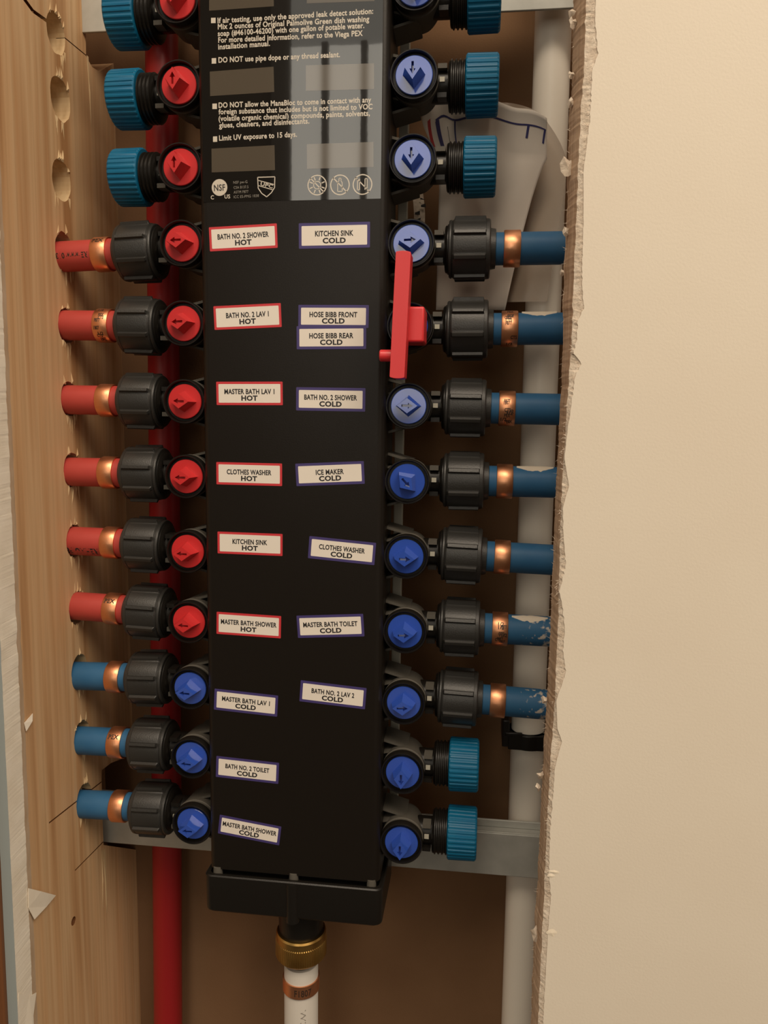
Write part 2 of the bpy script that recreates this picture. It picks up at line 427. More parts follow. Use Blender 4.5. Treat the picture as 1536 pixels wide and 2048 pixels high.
# ------------------------------------------------------------------ stud with drilled holes, saw kerfs and notches
mb = MB(); mb.box((STUD_X - 37, STUD_F, ZB), (STUD_X, BACK, ZT), M['wood'])
stud = mb.build('wall_stud', smooth=0)
tag(stud, 'rough pine stud with drilled holes on the left side of the opening', None, None, 'structure')
BR_Y = 43.0                    # depth of the steel straps
cut = MB()
HOLE = {}
for i in range(12):
    z = LZ[i]
    if i == 0: y, z, r = atx(112, 68, STUD_X).y, atx(112, 68, STUD_X).z, 9.4
    elif i == 1: y, z, r = atx(121, 200, STUD_X).y, atx(121, 200, STUD_X).z, 10.2
    elif i == 2: y, z, r = atx(123, 362, STUD_X).y, atx(123, 362, STUD_X).z, 9.8
    else: y, z, r = AX + .6, z + .8, 9.3
    HOLE[i] = (y, z, r)
    n = 28; vs = []
    for x in (STUD_X - 45, STUD_X + 5):
        for k in range(n):
            t = 2 * PI * k / n; rr = r * (1 + .07 * mnoise.noise(Vector((math.cos(t) * 2, math.sin(t) * 2, i * 7))))
            if i < 3: rr *= 1 + .10 * max(0, math.sin(t))
            vs.append((x, y + rr * math.cos(t) * .93, z + rr * math.sin(t) * 1.02))
    cut.add(vs, [(k, (k + 1) % n, n + (k + 1) % n, n + k) for k in range(n)] + [tuple(range(n))[::-1], tuple(range(n, 2 * n))], M['freshwood'])
cutter = cut.build('cutter', smooth=0)


def kerf(u0, v0, u1, v1, w, depth):
    a, b = atx(u0, v0, STUD_X), atx(u1, v1, STUD_X)
    d = (b - a).normalized(); n = Vector((0, -d.z, d.y)) * w / 2; dx = Vector((depth, 0, 0)); up = Vector((2, 0, 0))
    vs = [a - n + up, a + n + up, b + n + up, b - n + up, a - n - dx, a + n - dx, b + n - dx, b - n - dx]
    return vs, [(0, 1, 2, 3), (4, 7, 6, 5), (0, 4, 5, 1), (1, 5, 6, 2), (2, 6, 7, 3), (3, 7, 4, 0)]


def poly_cut(px, depth):
    pts = [atx(u, v, STUD_X) for u, v in px]; n = len(pts)
    vs = [p + Vector((2, 0, 0)) for p in pts] + [p - Vector((depth, 0, 0)) for p in pts]
    return vs, [tuple(range(n)), tuple(range(n, 2 * n))[::-1]] + [(i, (i + 1) % n, n + (i + 1) % n, n + i) for i in range(n)]


cut2 = MB()
for a in ((98, 1646, 214, 1555, .8, 6), (150, 1741, 214, 1676, .7, 6), (47, -4, 66, 22, 2.2, 4), (130, 76, 176, 114, .6, 5)): cut2.add(*kerf(*a), M['darkwood'])
cut3 = MB()
cut3.add(*poly_cut([(203, 1541), (222, 1526), (290, 1500), (290, 1702), (207, 1690), (204, 1610)], 20), M['wood'])
cut4 = MB()
cut4.add(*poly_cut([(170, -90), (172, 112), (184, 134), (199, 143), (225, 128), (300, 90), (300, -90)], 20), M['wood'])
cut5 = MB(); p = atx(147, 1842, STUD_X); cut5.loft('X', [(-8, 2.4), (4, 2.4)], M['darkwood'], 14, (STUD_X, p.y, p.z))
cut6 = MB(); cut6.add(*kerf(66, 22, 94, 42, 1.8, 4), M['darkwood'])
cutters = [cutter] + [c.build('cutter', smooth=0) for c in (cut2, cut3, cut4, cut5, cut6)]
for c in cutters:
    k = stud.modifiers.new('cut', 'BOOLEAN'); k.operation = 'DIFFERENCE'; k.object = c; k.solver = 'EXACT'
    k.material_mode = 'TRANSFER'
dg = bpy.context.evaluated_depsgraph_get()
me = bpy.data.meshes.new_from_object(stud.evaluated_get(dg), preserve_all_data_layers=True, depsgraph=dg)
stud.modifiers.clear(); stud.data = me
for c in cutters: bpy.data.objects.remove(c)

# splinters round the holes, pale slivers of torn wood
mb = MB()
for i in range(12):
    y, z, r = HOLE[i]
    for k in range(9):
        yy = y + random.uniform(-7, 8)
        up = random.random() < .45
        e = math.sqrt(max(0, 1 - ((yy - y) / r) ** 2)) * r
        if i < 3: e *= 1.08
        z0 = z + (e - .4 if up else -e + .4); ln = random.uniform(2, 7) * (1 if up else -1.5); w = random.uniform(.5, 1.5)
        mb.add([(STUD_X + .05, yy - w, z0), (STUD_X + .05, yy + w, z0), (STUD_X + .1, yy + random.uniform(-1, 1), z0 + ln), (STUD_X + random.uniform(.4, .9), yy, z0 + ln * .25)],
               [(0, 1, 3), (1, 2, 3), (2, 0, 3)], M['freshwood'])
for u0, v0, u1, v1, w in ((175, 112, 183, 255, 1.0), (208, 1700, 214, 1826, 1.6), (204, 1700, 206, 1815, .8)):
    a, b = atx(u0, v0, STUD_X), atx(u1, v1, STUD_X)
    mb.add([a + Vector((.05, -w, 0)), a + Vector((.05, w, 0)), b + Vector((.05, w * .4, 0)), b + Vector((.05, -w * .4, 0)), (a + b) / 2 + Vector((.5, 0, 0))], [(0, 1, 4), (1, 2, 4), (2, 3, 4), (3, 0, 4)], M['freshwood'])
o = mb.build('splinters', stud, smooth=0); o['kind'] = 'stuff'
tag(o, 'pale splinters torn out around the drilled holes')
mb = MB()
for px, lift in ((((52, 1776), (75, 1782), (105, 1790), (88, 1812), (62, 1838), (52, 1815)), 2.0), (((46, 1446), (64, 1427), (60, 1442), (48, 1462)), 1.5), (((34, 1985), (56, 1992), (70, 1985), (60, 2048), (52, 2080), (34, 2080)), 1.0)):
    pts = [atx(u, v, STUD_X) + Vector((.2 + lift * random.random(), 0, 0)) for u, v in px]
    mb.add(pts, [tuple(range(len(pts)))], M['gypsum'])
tag(mb.build('torn_tape', wl, smooth=0, solid=.3), 'white scraps of torn paper lapping over the stud')

# ------------------------------------------------------------------ room behind the camera: the window that shows in the glossy label
WY = -1700
win = empty('window_1', (0, 0, 0)); win['kind'] = 'structure'


def refl(u, v):
    """where the mirror ray off the label plane meets the window wall"""
    d = FWD + RGT * ((u - 768) / FPX) - UPV * ((v - 1024) / FPX)
    h = CAM + d * ((-4.8 - CAM.y) / d.y)
    d2 = Vector((d.x, -d.y, d.z))
    return h + d2 * ((WY - h.y) / d2.y)


X0, X1 = refl(583, 300).x, refl(985, 500).x
Z0, Z1 = 40.0, refl(650, 92).z
mb = MB(); mb.box((X0, WY - 4, Z0), (X1, WY, Z1), M['pane']); mb.build('window_pane', win, smooth=0)
Z2 = Z1 + 420
mb = MB(); mb.box((X0, WY - 4, Z1), (X1, WY, Z2), M['blind']); mb.build('window_blind', win, smooth=0)
mb = MB()
for u, w in ((652, 8.5), (729, 8)):
    xx = refl(u, 300).x; mb.box((xx - w, WY, Z0), (xx + w, WY + 25, Z1), M['frame'])  # glazing bars
for lo, hi in (((X0 - 50, WY - 5, Z0 - 50), (X0, WY + 20, Z2 + 50)), ((X1, WY - 5, Z0 - 50), (X1 + 50, WY + 20, Z2 + 50)), ((X0, WY - 5, Z2), (X1, WY + 20, Z2 + 50)), ((X0, WY - 5, Z0 - 50), (X1, WY + 20, Z0))):
    mb.box(lo, hi, M['frame'])
mb.build('window_frame', win, smooth=0, bevel=3)

mb = MB()
for lo, hi in (((-1500, WY - 40, -700), (X0 - 50, WY, 1900)), ((X1 + 50, WY - 40, -700), (X1 + 260, WY, 1900)), ((X0 - 50, WY - 40, Z2 + 50), (X1 + 50, WY, 1900)), ((X0 - 50, WY - 40, -700), (X1 + 50, WY, Z0 - 50))):
    mb.box(lo, hi, M['darkwall'])
structure(mb.build('wall_front', smooth=0))

# ------------------------------------------------------------------ steel straps
mb = MB()
tr = at(1085, 1655, BR_Y); brr = at(1075, 1762, BR_Y); tl = at(260, 1630, BR_Y); bl = at(260, 1690, BR_Y)
zt, zb = -193.5, -216.5
zt = (at(1040, 1650, BR_Y).z + at(240, 1628, BR_Y).z) / 2; zb = (at(1000, 1752, BR_Y).z + at(330, 1694, BR_Y).z) / 2
mb.box((STUD_X - 18, BR_Y, zb), (175, BR_Y + 1.6, zt), M['galv']); mb.box((STUD_X - 18, BR_Y + 1.6, zt - 1.4), (175, BR_Y + 8, zt), M['galv']); mb.box((STUD_X - 18, BR_Y + 7, zt), (175, BR_Y + 8.4, zt + 4.5), M['galv'])
tag(mb.build('steel_strap', bevel=.4), 'grey galvanised steel strap let into the stud behind the lowest valves', 'strap', 'steel straps across the cavity')
mb = MB()
zb2 = (at(1080, 21, BR_Y).z + at(195, 62, BR_Y).z) / 2
mb.box((STUD_X - 18, BR_Y, zb2), (175, BR_Y + 1.6, zb2 + 30), M['galv']); mb.box((STUD_X - 18, BR_Y + 1.6, zb2 + 28), (175, BR_Y + 8, zb2 + 30), M['galv'])
tag(mb.build('steel_strap', bevel=.4), 'pale galvanised steel strap crossing behind the topmost valves', 'strap', 'steel straps across the cavity')

# ------------------------------------------------------------------ vertical pipes in the cavity
def vpipe(name, px, y, r, m, label):
    a, b = at(*px[0], y), at(*px[1], y); d = (b - a)
    a2, b2 = a - d * .15, b + d * .85
    k = MB(); n = 48; rows = []
    for t in range(13):
        c = a2 + (b2 - a2) * (t / 12)
        rows.append([c + Vector((r * math.cos(2 * PI * i / n), r * math.sin(2 * PI * i / n), 0)) for i in range(n + 1)])
    k.grid(rows, m)
    return tag(k.build(name), label, 'pipe')


vpipe('water_pipe', ((323, 30), (336, 2000)), VP, 9.1, M['redmain'], 'thick red vertical pipe behind the left valves')
vpipe('water_pipe', ((1106, 60), (1036, 2000)), VP, 9.7, M['whitepipe'], 'white vertical pipe beside the cut drywall edge')
WP = at(1056, 1470, VP)
cl = empty('pipe_clamp', WP)
tag(cl, 'black plastic clamp holding the white vertical pipe', 'clamp')
mb = MB()
zc = at(1050, 1486, VP - 11).z - WP.z
mb.loft('Z', [(zc - 4.5, 12.4), (zc + 4.5, 12.4)], M['black'], 40); mb.box((-12, -11.5, zc - 4.5), (13, 6, zc + 4.5), M['black'])
mb.build('clamp_band', cl, bevel=.6)
mb = MB(); mb.box((-15.5, -11.5, zc - 3), (-11.5, 13, zc + 13), M['black']); mb.box((-14, -12, zc + 3.5), (-4, -10, zc + 6), M['black'])
mb.build('clamp_foot', cl, bevel=.6)

# ------------------------------------------------------------------ the manifold
man = empty('water_manifold', (0, 0, -240))
tag(man, 'tall black plumbing manifold with red and blue valves down both sides', 'manifold')
OFF = Vector((0, 0, 240))


def part(mbx, name, parent=man, **k):
    return mbx.build(name, parent, loc=OFF if parent is man else (0, 0, 0), **k)


HW, HY = 46.4, -4.6
HZ0 = -211.6
mb = MB(); n = 10; prof = []
R_ = 4.2
for k in range(n + 1):
    t = PI / 2 * k / n; prof.append((HW - R_ + R_ * math.sin(t), HY + R_ - R_ * math.cos(t)))
prof += [(HW - .6, 32)]
prof = prof + [(-x, y) for x, y in prof[::-1]]
mb.add([(x, y, HZ0) for x, y in prof] + [(x, y, 320) for x, y in prof],
       [(i, (i + 1) % len(prof), len(prof) + (i + 1) % len(prof), len(prof) + i) for i in range(len(prof))] + [tuple(range(len(prof))), tuple(range(len(prof), 2 * len(prof)))], M['housing'])
part(mb, 'housing', smooth=30)
mb = MB()
mb.box((46.5, 36, -222), (51.5, 40, 285), M['rail']); mb.box((-51.5, 36, -222), (51.5, 40, -214), M['rail']); mb.box((-51.5, 36, -214), (-46.5, 40, 285), M['rail'])
part(mb, 'mounting_rail', bevel=.5)

# end cap below the housing
def rrect(w, y0, y1, r, z, n=6):
    pts = []
    for cx, cy, a0 in ((w - r, y1 - r, 0), (-w + r, y1 - r, 90), (-w + r, y0 + r, 180), (w - r, y0 + r, 270)):
        for k in range(n + 1):
            t = math.radians(a0 + 90 * k / n); pts.append((cx + r * math.cos(t), cy + r * math.sin(t), z))
    return pts


EZ1, EZ0 = -213.6, -235.0
mb = MB()
rings = [rrect(46.6, -6.4, 40, 3.6, EZ0), rrect(48, -7.6, 41, 4, EZ0 + 1.2), rrect(48.2, -7.8, 41, 4, EZ0 + 2.4), rrect(48.4, -8, 41, 4, EZ1 - .6), rrect(47.8, -7.4, 41, 4, EZ1), rrect(46.0, -5.6, 39, 3, EZ1), rrect(46, -5.6, 39, 3, EZ1 - 2.5)]
n = len(rings[0])
mb.add([p for r in rings for p in r], [(i * n + k, i * n + (k + 1) % n, (i + 1) * n + (k + 1) % n, (i + 1) * n + k) for i in range(len(rings) - 1) for k in range(n)] + [tuple(range(n))[::-1], tuple((len(rings) - 1) * n + k for k in range(n))], M['black'])
mb.loft('Z', [(EZ0 - 2, 3.6), (EZ1 - 1, 3.9)], M['black'], 24, (0, -5.6, 0))
ec = part(mb, 'end_cap', smooth=35)
mb = MB()
for x in (-42, 0, 42): mb.loft('Z', [(EZ1 - 3, 2.6), (HZ0 + 1, 2.4)], M['dusty'], 20, (x, -3.2, 0))
mb.box((-40, 2, EZ1 - 3), (40, 3.5, HZ0 + 1), M['black'])
o = mb.build('screw_boss', ec, smooth=35)
mb = MB()
mb.loft('Z', [(EZ0 + 1, 13.0), (EZ0 - 19, 12.4), (EZ0 - 23, 11.8)], M['black'], 48, (0, 14, 0))
part(mb, 'inlet_stub')

# warning label: a glossy printed sheet
LY = HY - 0.08
def lp(x, y): return at(400 + x / 3.84, y / 3.84, LY)        # a point of the sheet


mb = MB()
a, b = lp(26, 1540), lp(1388, 1540)
zl = (a.z + b.z) / 2
mb.box((a.x, LY, zl), (min(b.x, HW - R_ + .8), HY + .3, 300), M['gloss'])
wl_ = part(mb, 'warning_label', smooth=0)
tag(wl_, 'glossy black printed warning sheet with white writing')
PRY = LY - 0.04
mb = MB()
for s, x0, y0, x1, y1 in (
        ('If air testing, use only the approved leak detect solution:', 135, 178, 1330, 105),
        ('Mix 2 ounces of Original Palmolive Green dish washing', 137, 225, 1300, 165),
        ('soap (#46100-46200) with one gallon of potable water.', 137, 278, 1262, 215),
        ('For more detailed information, refer to the Viega PEX', 140, 328, 1250, 275),
        ('installation manual.', 140, 380, 538, 352),
        ('DO NOT use pipe dope or any thread sealant.', 142, 481, 1075, 438),
        ('DO NOT allow the ManaBloc to come in contact with any', 143, 828, 1315, 785),
        ('foreign substance that includes but is not limited to VOC', 143, 878, 1325, 838),
        ('(volatile organic chemical) compounds, paints, solvents,', 143, 930, 1305, 888),
        ('glues, cleaners, and disinfectants.', 147, 982, 840, 948),
        ('Limit UV exposure to 15 days.', 147, 1080, 745, 1050)):
    put_text(mb, s, lp(x0, y0), lp(x1, y1), 2.45, M['ink'], 0.028, PRY)


def flat(mbx, px, m, y):
    pts = [at(u, v, y) for u, v in px]; mbx.add(pts, [tuple(range(len(pts)))[::-1]], m)


def q(*px): return [(400 + x / 3.84, y / 3.84) for x, y in px]


for x0, y0, x1, y1 in ((85, 137, 120, 178), (90, 447, 124, 489), (95, 796, 130, 838), (100, 1048, 132, 1090)):
    flat(mb, q((x0, y0), (x1, y0 - 1), (x1, y1 - 1), (x0, y1)), M['ink'], PRY)
o = mb.build('lettering', wl_, smooth=0); tag(o, 'white printed warning text')
for quad in (((70, -60), (565, -90), (567, 48), (70, 82)), ((75, 550), (565, 512), (570, 706), (78, 738)), ((88, 1142), (572, 1115), (576, 1306), (90, 1324)),
             ((820, -60), (1340, -90), (1340, 8), (820, 26)), ((813, 502), (1337, 486), (1337, 684), (813, 698)), ((820, 1107), (1332, 1090), (1333, 1282), (822, 1297))):
    mb = MB(); flat(mb, q(*quad), M['greyink'], PRY)
    tag(mb.build('blank_panel', wl_, smooth=0), 'grey blank printed panel')


def ring(mbx, c, r, w, m, y, n=48, a0=0, a1=2 * PI):
    vs = []
    for k in range(n + 1):
        t = a0 + (a1 - a0) * k / n
        for rr in (r - w, r): vs.append((c.x + rr * math.cos(t), y, c.z + rr * math.sin(t)))
    mbx.add(vs, [(2 * k, 2 * k + 1, 2 * k + 3, 2 * k + 2) for k in range(n)], m)


def disc(mbx, c, r, m, y, n=40):
    mbx.add([(c.x + r * math.cos(2 * PI * k / n), y, c.z + r * math.sin(2 * PI * k / n)) for k in range(n)], [tuple(range(n))], m)


def stroke(mbx, a, b, w, m, y):
    a, b = Vector(a), Vector(b); d = b - a; nn = Vector((-d.z, 0, d.x)).normalized() * w / 2
    mbx.add([(p.x, y, p.z) for p in (a - nn, b - nn, b + nn, a + nn)], [(0, 1, 2, 3)], m)


def ctext(mbx, s, c, w, cap, m, y, tilt=0.0, bold=.02):
    d = Vector((math.cos(tilt), 0, math.sin(tilt))); u = Vector((-d.z, 0, d.x))
    put_text(mbx, s, c - d * (w / 2) - u * (cap / 2), c + d * (w / 2) - u * (cap / 2), cap, m, bold, y)


mb = MB()
c = lp(150, 1440); disc(mb, c, 4.0, M['ink'], PRY); ring(mb, c, 4.0, .12, M['ink'], PRY)
ctext(mb, 'NSF', c, 5.6, 3.0, M['blackink'], PRY - .03, .03)
ctext(mb, 'C', lp(95, 1515), 1.6, 1.9, M['ink'], PRY); ctext(mb, 'US', lp(210, 1508), 2.8, 1.9, M['ink'], PRY)
for s, x, y, w in (('NSF pw-G', 310, 1398, 7), ('CSA B137.5', 315, 1437, 7.3), ('ASTM F877', 315, 1473, 7.3), ('ICC ES-PMG 1038', 355, 1507, 12.5)):
    ctext(mb, s, lp(x, y), w, 1.3, M['dimink'], PRY, .03, 0.0)
sh = [lp(443, 1362), lp(575, 1358), lp(573, 1440), lp(548, 1480), lp(512, 1512), lp(474, 1485), lp(447, 1445)]
for i in range(len(sh)): stroke(mb, sh[i], sh[(i + 1) % len(sh)], .42, M['ink'], PRY)
stroke(mb, lp(445, 1385), lp(573, 1418), .35, M['ink'], PRY); stroke(mb, lp(447, 1425), lp(560, 1458), .35, M['ink'], PRY)
ctext(mb, 'UPC', lp(513, 1421), 6.2, 1.7, M['ink'], PRY, -.25)
for i, (x, y) in enumerate(((900, 1422), (1075, 1420), (1248, 1417))):
    c = lp(x, y); ring(mb, c, 4.7, .5, M['ink'], PRY)
    stroke(mb, c + Vector((-3.3, 0, 3.3)), c + Vector((3.3, 0, -3.3)), .5, M['ink'], PRY)
    if i == 0:
        ring(mb, c, 1.9, .35, M['ink'], PRY)
        for k in range(8):
            t = PI / 8 + k * PI / 4; d = Vector((math.cos(t), 0, math.sin(t))); stroke(mb, c + d * 2.3, c + d * 3.9, .5, M['ink'], PRY)
    elif i == 1:
        o_ = [(-1.1, -3), (1.1, -3), (1.1, 1), (.5, 1.8), (.5, 3), (-.5, 3), (-.5, 1.8), (-1.1, 1)]
        for k in range(8): a, b = o_[k], o_[(k + 1) % 8]; stroke(mb, c + Vector((a[0], 0, a[1])), c + Vector((b[0], 0, b[1])), .35, M['ink'], PRY)
    else:
        for dx in (-2.4, -1.4, 1.2, 2.2): stroke(mb, c + Vector((dx, 0, -2.4)), c + Vector((dx, 0, 2.6)), .4, M['ink'], PRY)
        stroke(mb, c + Vector((-2.4, 0, -2.4)), c + Vector((-1.4, 0, -2.4)), .4, M['ink'], PRY); stroke(mb, c + Vector((1.2, 0, 2.6)), c + Vector((2.2, 0, 2.6)), .4, M['ink'], PRY)
o = mb.build('printed_emblem', wl_, smooth=0); tag(o, 'white certification marks and prohibition symbols')

# name stickers
K = 4.042
STK = [
    ('BATH NO. 2 SHOWER', 'HOT', 420, (72, 138), (622, 110), (626, 303), (80, 337), .755),
    ('KITCHEN SINK', 'COLD', 420, (798, 105), (1372, 97), (1376, 300), (800, 316), .54),
    ('BATH NO. 2 LAV 1', 'HOT', 420, (108, 778), (653, 752), (660, 945), (118, 970), .635),
    ('HOSE BIBB FRONT', 'COLD', 420, (795, 768), (1365, 767), (1362, 955), (795, 948), .68),
    ('HOSE BIBB REAR', 'COLD', 420, (780, 938), (1345, 935), (1342, 1122), (783, 1128), .635),
    ('MASTER BATH LAV 1', 'HOT', 420, (130, 1388), (665, 1388), (672, 1577), (135, 1577), .755),
    ('BATH NO. 2 SHOWER', 'COLD', 420, (775, 1432), (1337, 1440), (1335, 1630), (780, 1620), .765),
    ('CLOTHES WASHER', 'HOT', 880, (130, 178), (662, 190), (665, 373), (135, 358), .68),
    ('ICE MAKER', 'COLD', 880, (770, 190), (1325, 172), (1330, 352), (780, 375), .41),
    ('KITCHEN SINK', 'HOT', 880, (142, 740), (667, 760), (667, 938), (142, 916), .535),
    ('CLOTHES WASHER', 'COLD', 880, (885, 776), (1420, 832), (1413, 1012), (872, 955), .69),
    ('MASTER BATH SHOWER', 'HOT', 880, (138, 1390), (657, 1423), (652, 1605), (130, 1565), .865),
    ('MASTER BATH TOILET', 'COLD', 880, (782, 1418), (1320, 1408), (1328, 1585), (790, 1603), .815),
    ('MASTER BATH LAV 1', 'COLD', 1340, (118, 150), (630, 208), (625, 378), (112, 320), .755),
    ('BATH NO. 2 LAV 2', 'COLD', 1340, (815, 85), (1348, 145), (1332, 320), (803, 250), .65),
    ('BATH NO. 2 TOILET', 'COLD', 1340, (130, 698), (640, 748), (632, 925), (130, 860), .70),
    ('MASTER BATH SHOWER', 'COLD', 1340, (155, 1175), (652, 1260), (645, 1425), (150, 1315), .875),
]
for i, (a, b, oy, tl, tr, br, bl, fw) in enumerate(STK):
    yy = HY - .10 - (.12 if 'REAR' in a else 0)
    P = [at(400 + x / K, oy + y / K, yy) for x, y in (tl, tr, br, bl)]
    c = sum(P, Vector()) / 4
    w = ((P[1] - P[0]).length + (P[2] - P[3]).length) / 2; h = ((P[3] - P[0]).length + (P[2] - P[1]).length) / 2
    d = ((P[1] - P[0]) + (P[2] - P[3])).normalized(); up = Vector((-d.z, 0, d.x))
    hot = b == 'HOT'
    mb = MB()

    def rect(ww, hh, y, m, cc):
        r = .35; pts = []
        for sx, sz, a0 in ((1, 1, 0), (-1, 1, 90), (-1, -1, 180), (1, -1, 270)):
            for k in range(4):
                t = math.radians(a0 + 30 * k); p = cc + d * (sx * (ww / 2 - r) + r * math.cos(t)) + up * (sz * (hh / 2 - r) + r * math.sin(t)); pts.append((p.x, p.z))
        mb.prism(pts, y, HY + .05 if y > yy - .01 else yy, m)
    rect(w, h, yy, M['redborder' if hot else 'blueborder'], c)
    bt = 1.15 if hot else 1.35
    rect(w - 2 * bt, h - 2 * bt, yy - .03, M['sticker'], c)
    st = part(mb, 'name_sticker', smooth=0)
    tag(st, '%s bordered white sticker reading %s %s' % ('red' if hot else 'indigo', a, b))
    mb = MB(); ti = math.atan2(d.z, d.x)
    ctext(mb, a, c + up * (h * .085), w * fw, 2.5, M['blackink'], yy - .06, ti, .034)
    ctext(mb, b, c - up * (h * .195), w * (.245 if hot else .325), 2.45, M['blackink'], yy - .06, ti, .042)
    mb.build('lettering', st, smooth=0)

# ------------------------------------------------------------------ valves, their knobs
mb = MB()
mb.loft('Y', [(1.6, .1), (1.6, 10.0), (-0.9, 10.3), (-1.3, 10.6), (-1.3, 11.0), (-.9, 11.25), (3.2, 11.25), (3.6, 10.8)], M['black'], 56, (0, 0, 0), None, (True, False))
mb.loft('Y', [(3.6, 10.8), (5.2, 10.8), (5.6, 11.2), (12, 10.6), (23, 10.0), (26.5, 8.8), (28.5, 6.5), (29, .1)], M['dusty'], 56, (0, 0, 0), None, (False, True))
mb.loft('X', [(7, 7.4), (17.5, 7.4)], M['black'], 32, (0, AX, 0))
th = [(15.6, 7.5), (15.6, 10.6), (16.2, 11.4)]
x = 16.4
while x < 26.5: th += [(x, 11.0), (x + .55, 11.9), (x + 1.0, 11.9), (x + 1.5, 11.0)]; x += 2.0
th += [(30, 11.0)]
mb.loft('X', th, M['black'], 48, (0, AX, 0))
for s in (1, -1):
    mb.add([(-12, 9, s * 14.0), (-12, 27, s * 14.0), (1.5, 27, s * 10.4), (1.5, 9, s * 10.4), (-12, 9, s * 12.7), (-12, 27, s * 12.7), (1.5, 27, s * 9.2), (1.5, 9, s * 9.2)],
           [(0, 1, 2, 3), (4, 7, 6, 5), (0, 4, 5, 1), (1, 5, 6, 2), (2, 6, 7, 3), (3, 7, 4, 0)], M['dusty'])
    mb.add([(-12, 9, s * 6.5), (-12, 27, s * 6.5), (-3, 27, s * 8.8), (-3, 9, s * 8.8), (-12, 9, s * 5.5), (-12, 27, s * 5.5), (-3, 27, s * 7.8), (-3, 9, s * 7.8)],
           [(0, 1, 2, 3), (4, 7, 6, 5), (0, 4, 5, 1), (1, 5, 6, 2), (2, 6, 7, 3), (3, 7, 4, 0)], M['dusty'])
mb.loft('X', [(-13, 6), (2, 6)], M['black'], 28, (0, 19, 0))
mb.box((10.6, AX - 8.3, 5.4), (15, AX - 2, 7.6), M['dusty']); mb.box((11.6, AX - 8.2, -.6), (14, AX - 7, 1.6), M['rail']); mb.box((10.6, AX - 8.3, -7.6), (15, AX - 2, -5.4), M['black'])  # clip tabs; the pale middle one is a highlight put into its colour
valve0 = mb.build('valve', None, smooth=40)


def arrow_pts(sx=1.0, sz=1.0):
    return [(-3.0 * sx, -.58 * sz), (.5 * sx, -.58 * sz), (.5 * sx, -1.5 * sz), (3.2 * sx, 0), (.5 * sx, 1.5 * sz), (.5 * sx, .58 * sz), (-3.0 * sx, .58 * sz)]


def knob_mesh(m):
    k = MB()
    k.loft('Y', [(2, 8.6), (.25, 8.75), (0, 8.5), (0, .1)], m, 48)
    A, B, a, b, h = 6.3, 5.3, 5.0, 3.6, -8.0
    base = [(A, 0), (0, B), (-A, 0), (0, -B)]; top = [(a, 0), (0, b), (-a, 0), (0, -b)]
    k.add([(x, 0, z) for x, z in base] + [(x, h, z) for x, z in top], [(0, 1, 5, 4), (1, 2, 6, 5), (2, 3, 7, 6), (3, 0, 4, 7)], m)
    ar = arrow_pts(.90, .95)
    flat_ = [Vector((x, z, 0)) for x, z in top]; hole = [Vector((x, z, 0)) for x, z in ar]
    tr = tessellate_polygon([flat_, hole]); allp = top + ar
    k.add([(x, h, z) for x, z in allp], tr, m)
    n = len(ar)
    k.add([(x, h, z) for x, z in ar] + [(x, h + 2.4, z) for x, z in ar], [(i, (i + 1) % n, n + (i + 1) % n, n + i) for i in range(n)], m)
    tr2 = tessellate_polygon([hole]); k.add([(x, h + 2.4, z) for x, z in ar], tr2, m)
    return k


knobs = {'red': knob_mesh(M['redknob']).build('knob', None, smooth=30), 'blue': knob_mesh(M['blueknob']).build('knob', None, smooth=30)}
used = {'valve': False, 'red': False, 'blue': False}


def take(src, key):
    if not used[key]: used[key] = True; return src
    c = src.copy(); C.objects.link(c); return c


VALVE = {}
for i in range(12):
    for side in (1, -1):
        v = take(valve0, 'valve'); v.parent = man; VALVE[(side, i)] = v
        z = RZ[i] if side > 0 else LZ[i]
        v.location = (Vector((side * KX, 0, z)) + OFF) * S
        v.rotation_euler = (0, 0 if side > 0 else PI, 0)
        col = 'blue' if side > 0 or i >= 9 else 'red'
        k = take(knobs[col], col); k.parent = v
        if side > 0: ang = -90 if i in (0, 1, 2, 10, 11) else (-48 if i == 6 else random.uniform(-3, 3))
        else: ang = 90 if i < 3 else 180 + random.uniform(-3, 3)
        if side < 0: ang = ang + 180
        k.rotation_euler = (0, -math.radians(ang), 0)
        tag(k, '%s valve knob with an arrow' % col)

# ------------------------------------------------------------------ caps and nuts
def ridges(nr):
    return lambda t: max(0.0, min(1.0, .5 + 1.6 * math.cos(nr * t)))


def ribs8(t):
    a = ((t + PI / 60) % (PI / 4)) / (PI / 4) - .5
    return max(0.0, min(1.0, (0.105 - abs(a)) / 0.035))


mb = MB()
mb.loft('X', [(23.8, 11.2), (23.8, 13.2), (24.2, 13.6, .1), (24.6, 13.65, .4), (38.4, 13.45, .4), (39.1, 13.1, .2), (39.5, 12.4), (39.5, .1)], M['teal'], 216, (0, 0, 0), ridges(34))
cap0 = mb.build('pipe_cap', None, smooth=25)
mb = MB()
mb.loft('X', [(17.6, 11.5), (17.6, 13.4), (18.2, 13.8), (18.8, 13.8), (19.1, 13.3), (20, 14.1, .2), (20.5, 14.2, 1.5), (35.2, 14.1, 1.5), (35.6, 14.1, .2), (35.7, 14.3), (37.2, 14.1), (37.7, 13.4), (37.8, 9.8), (40.2, 9.4), (40.4, 8.1)], M['nut'], 192, (0, 0, 0), ribs8, (False, False))
nut0 = mb.build('compression_nut', None, smooth=28)
used.update(cap=False, nut=False)


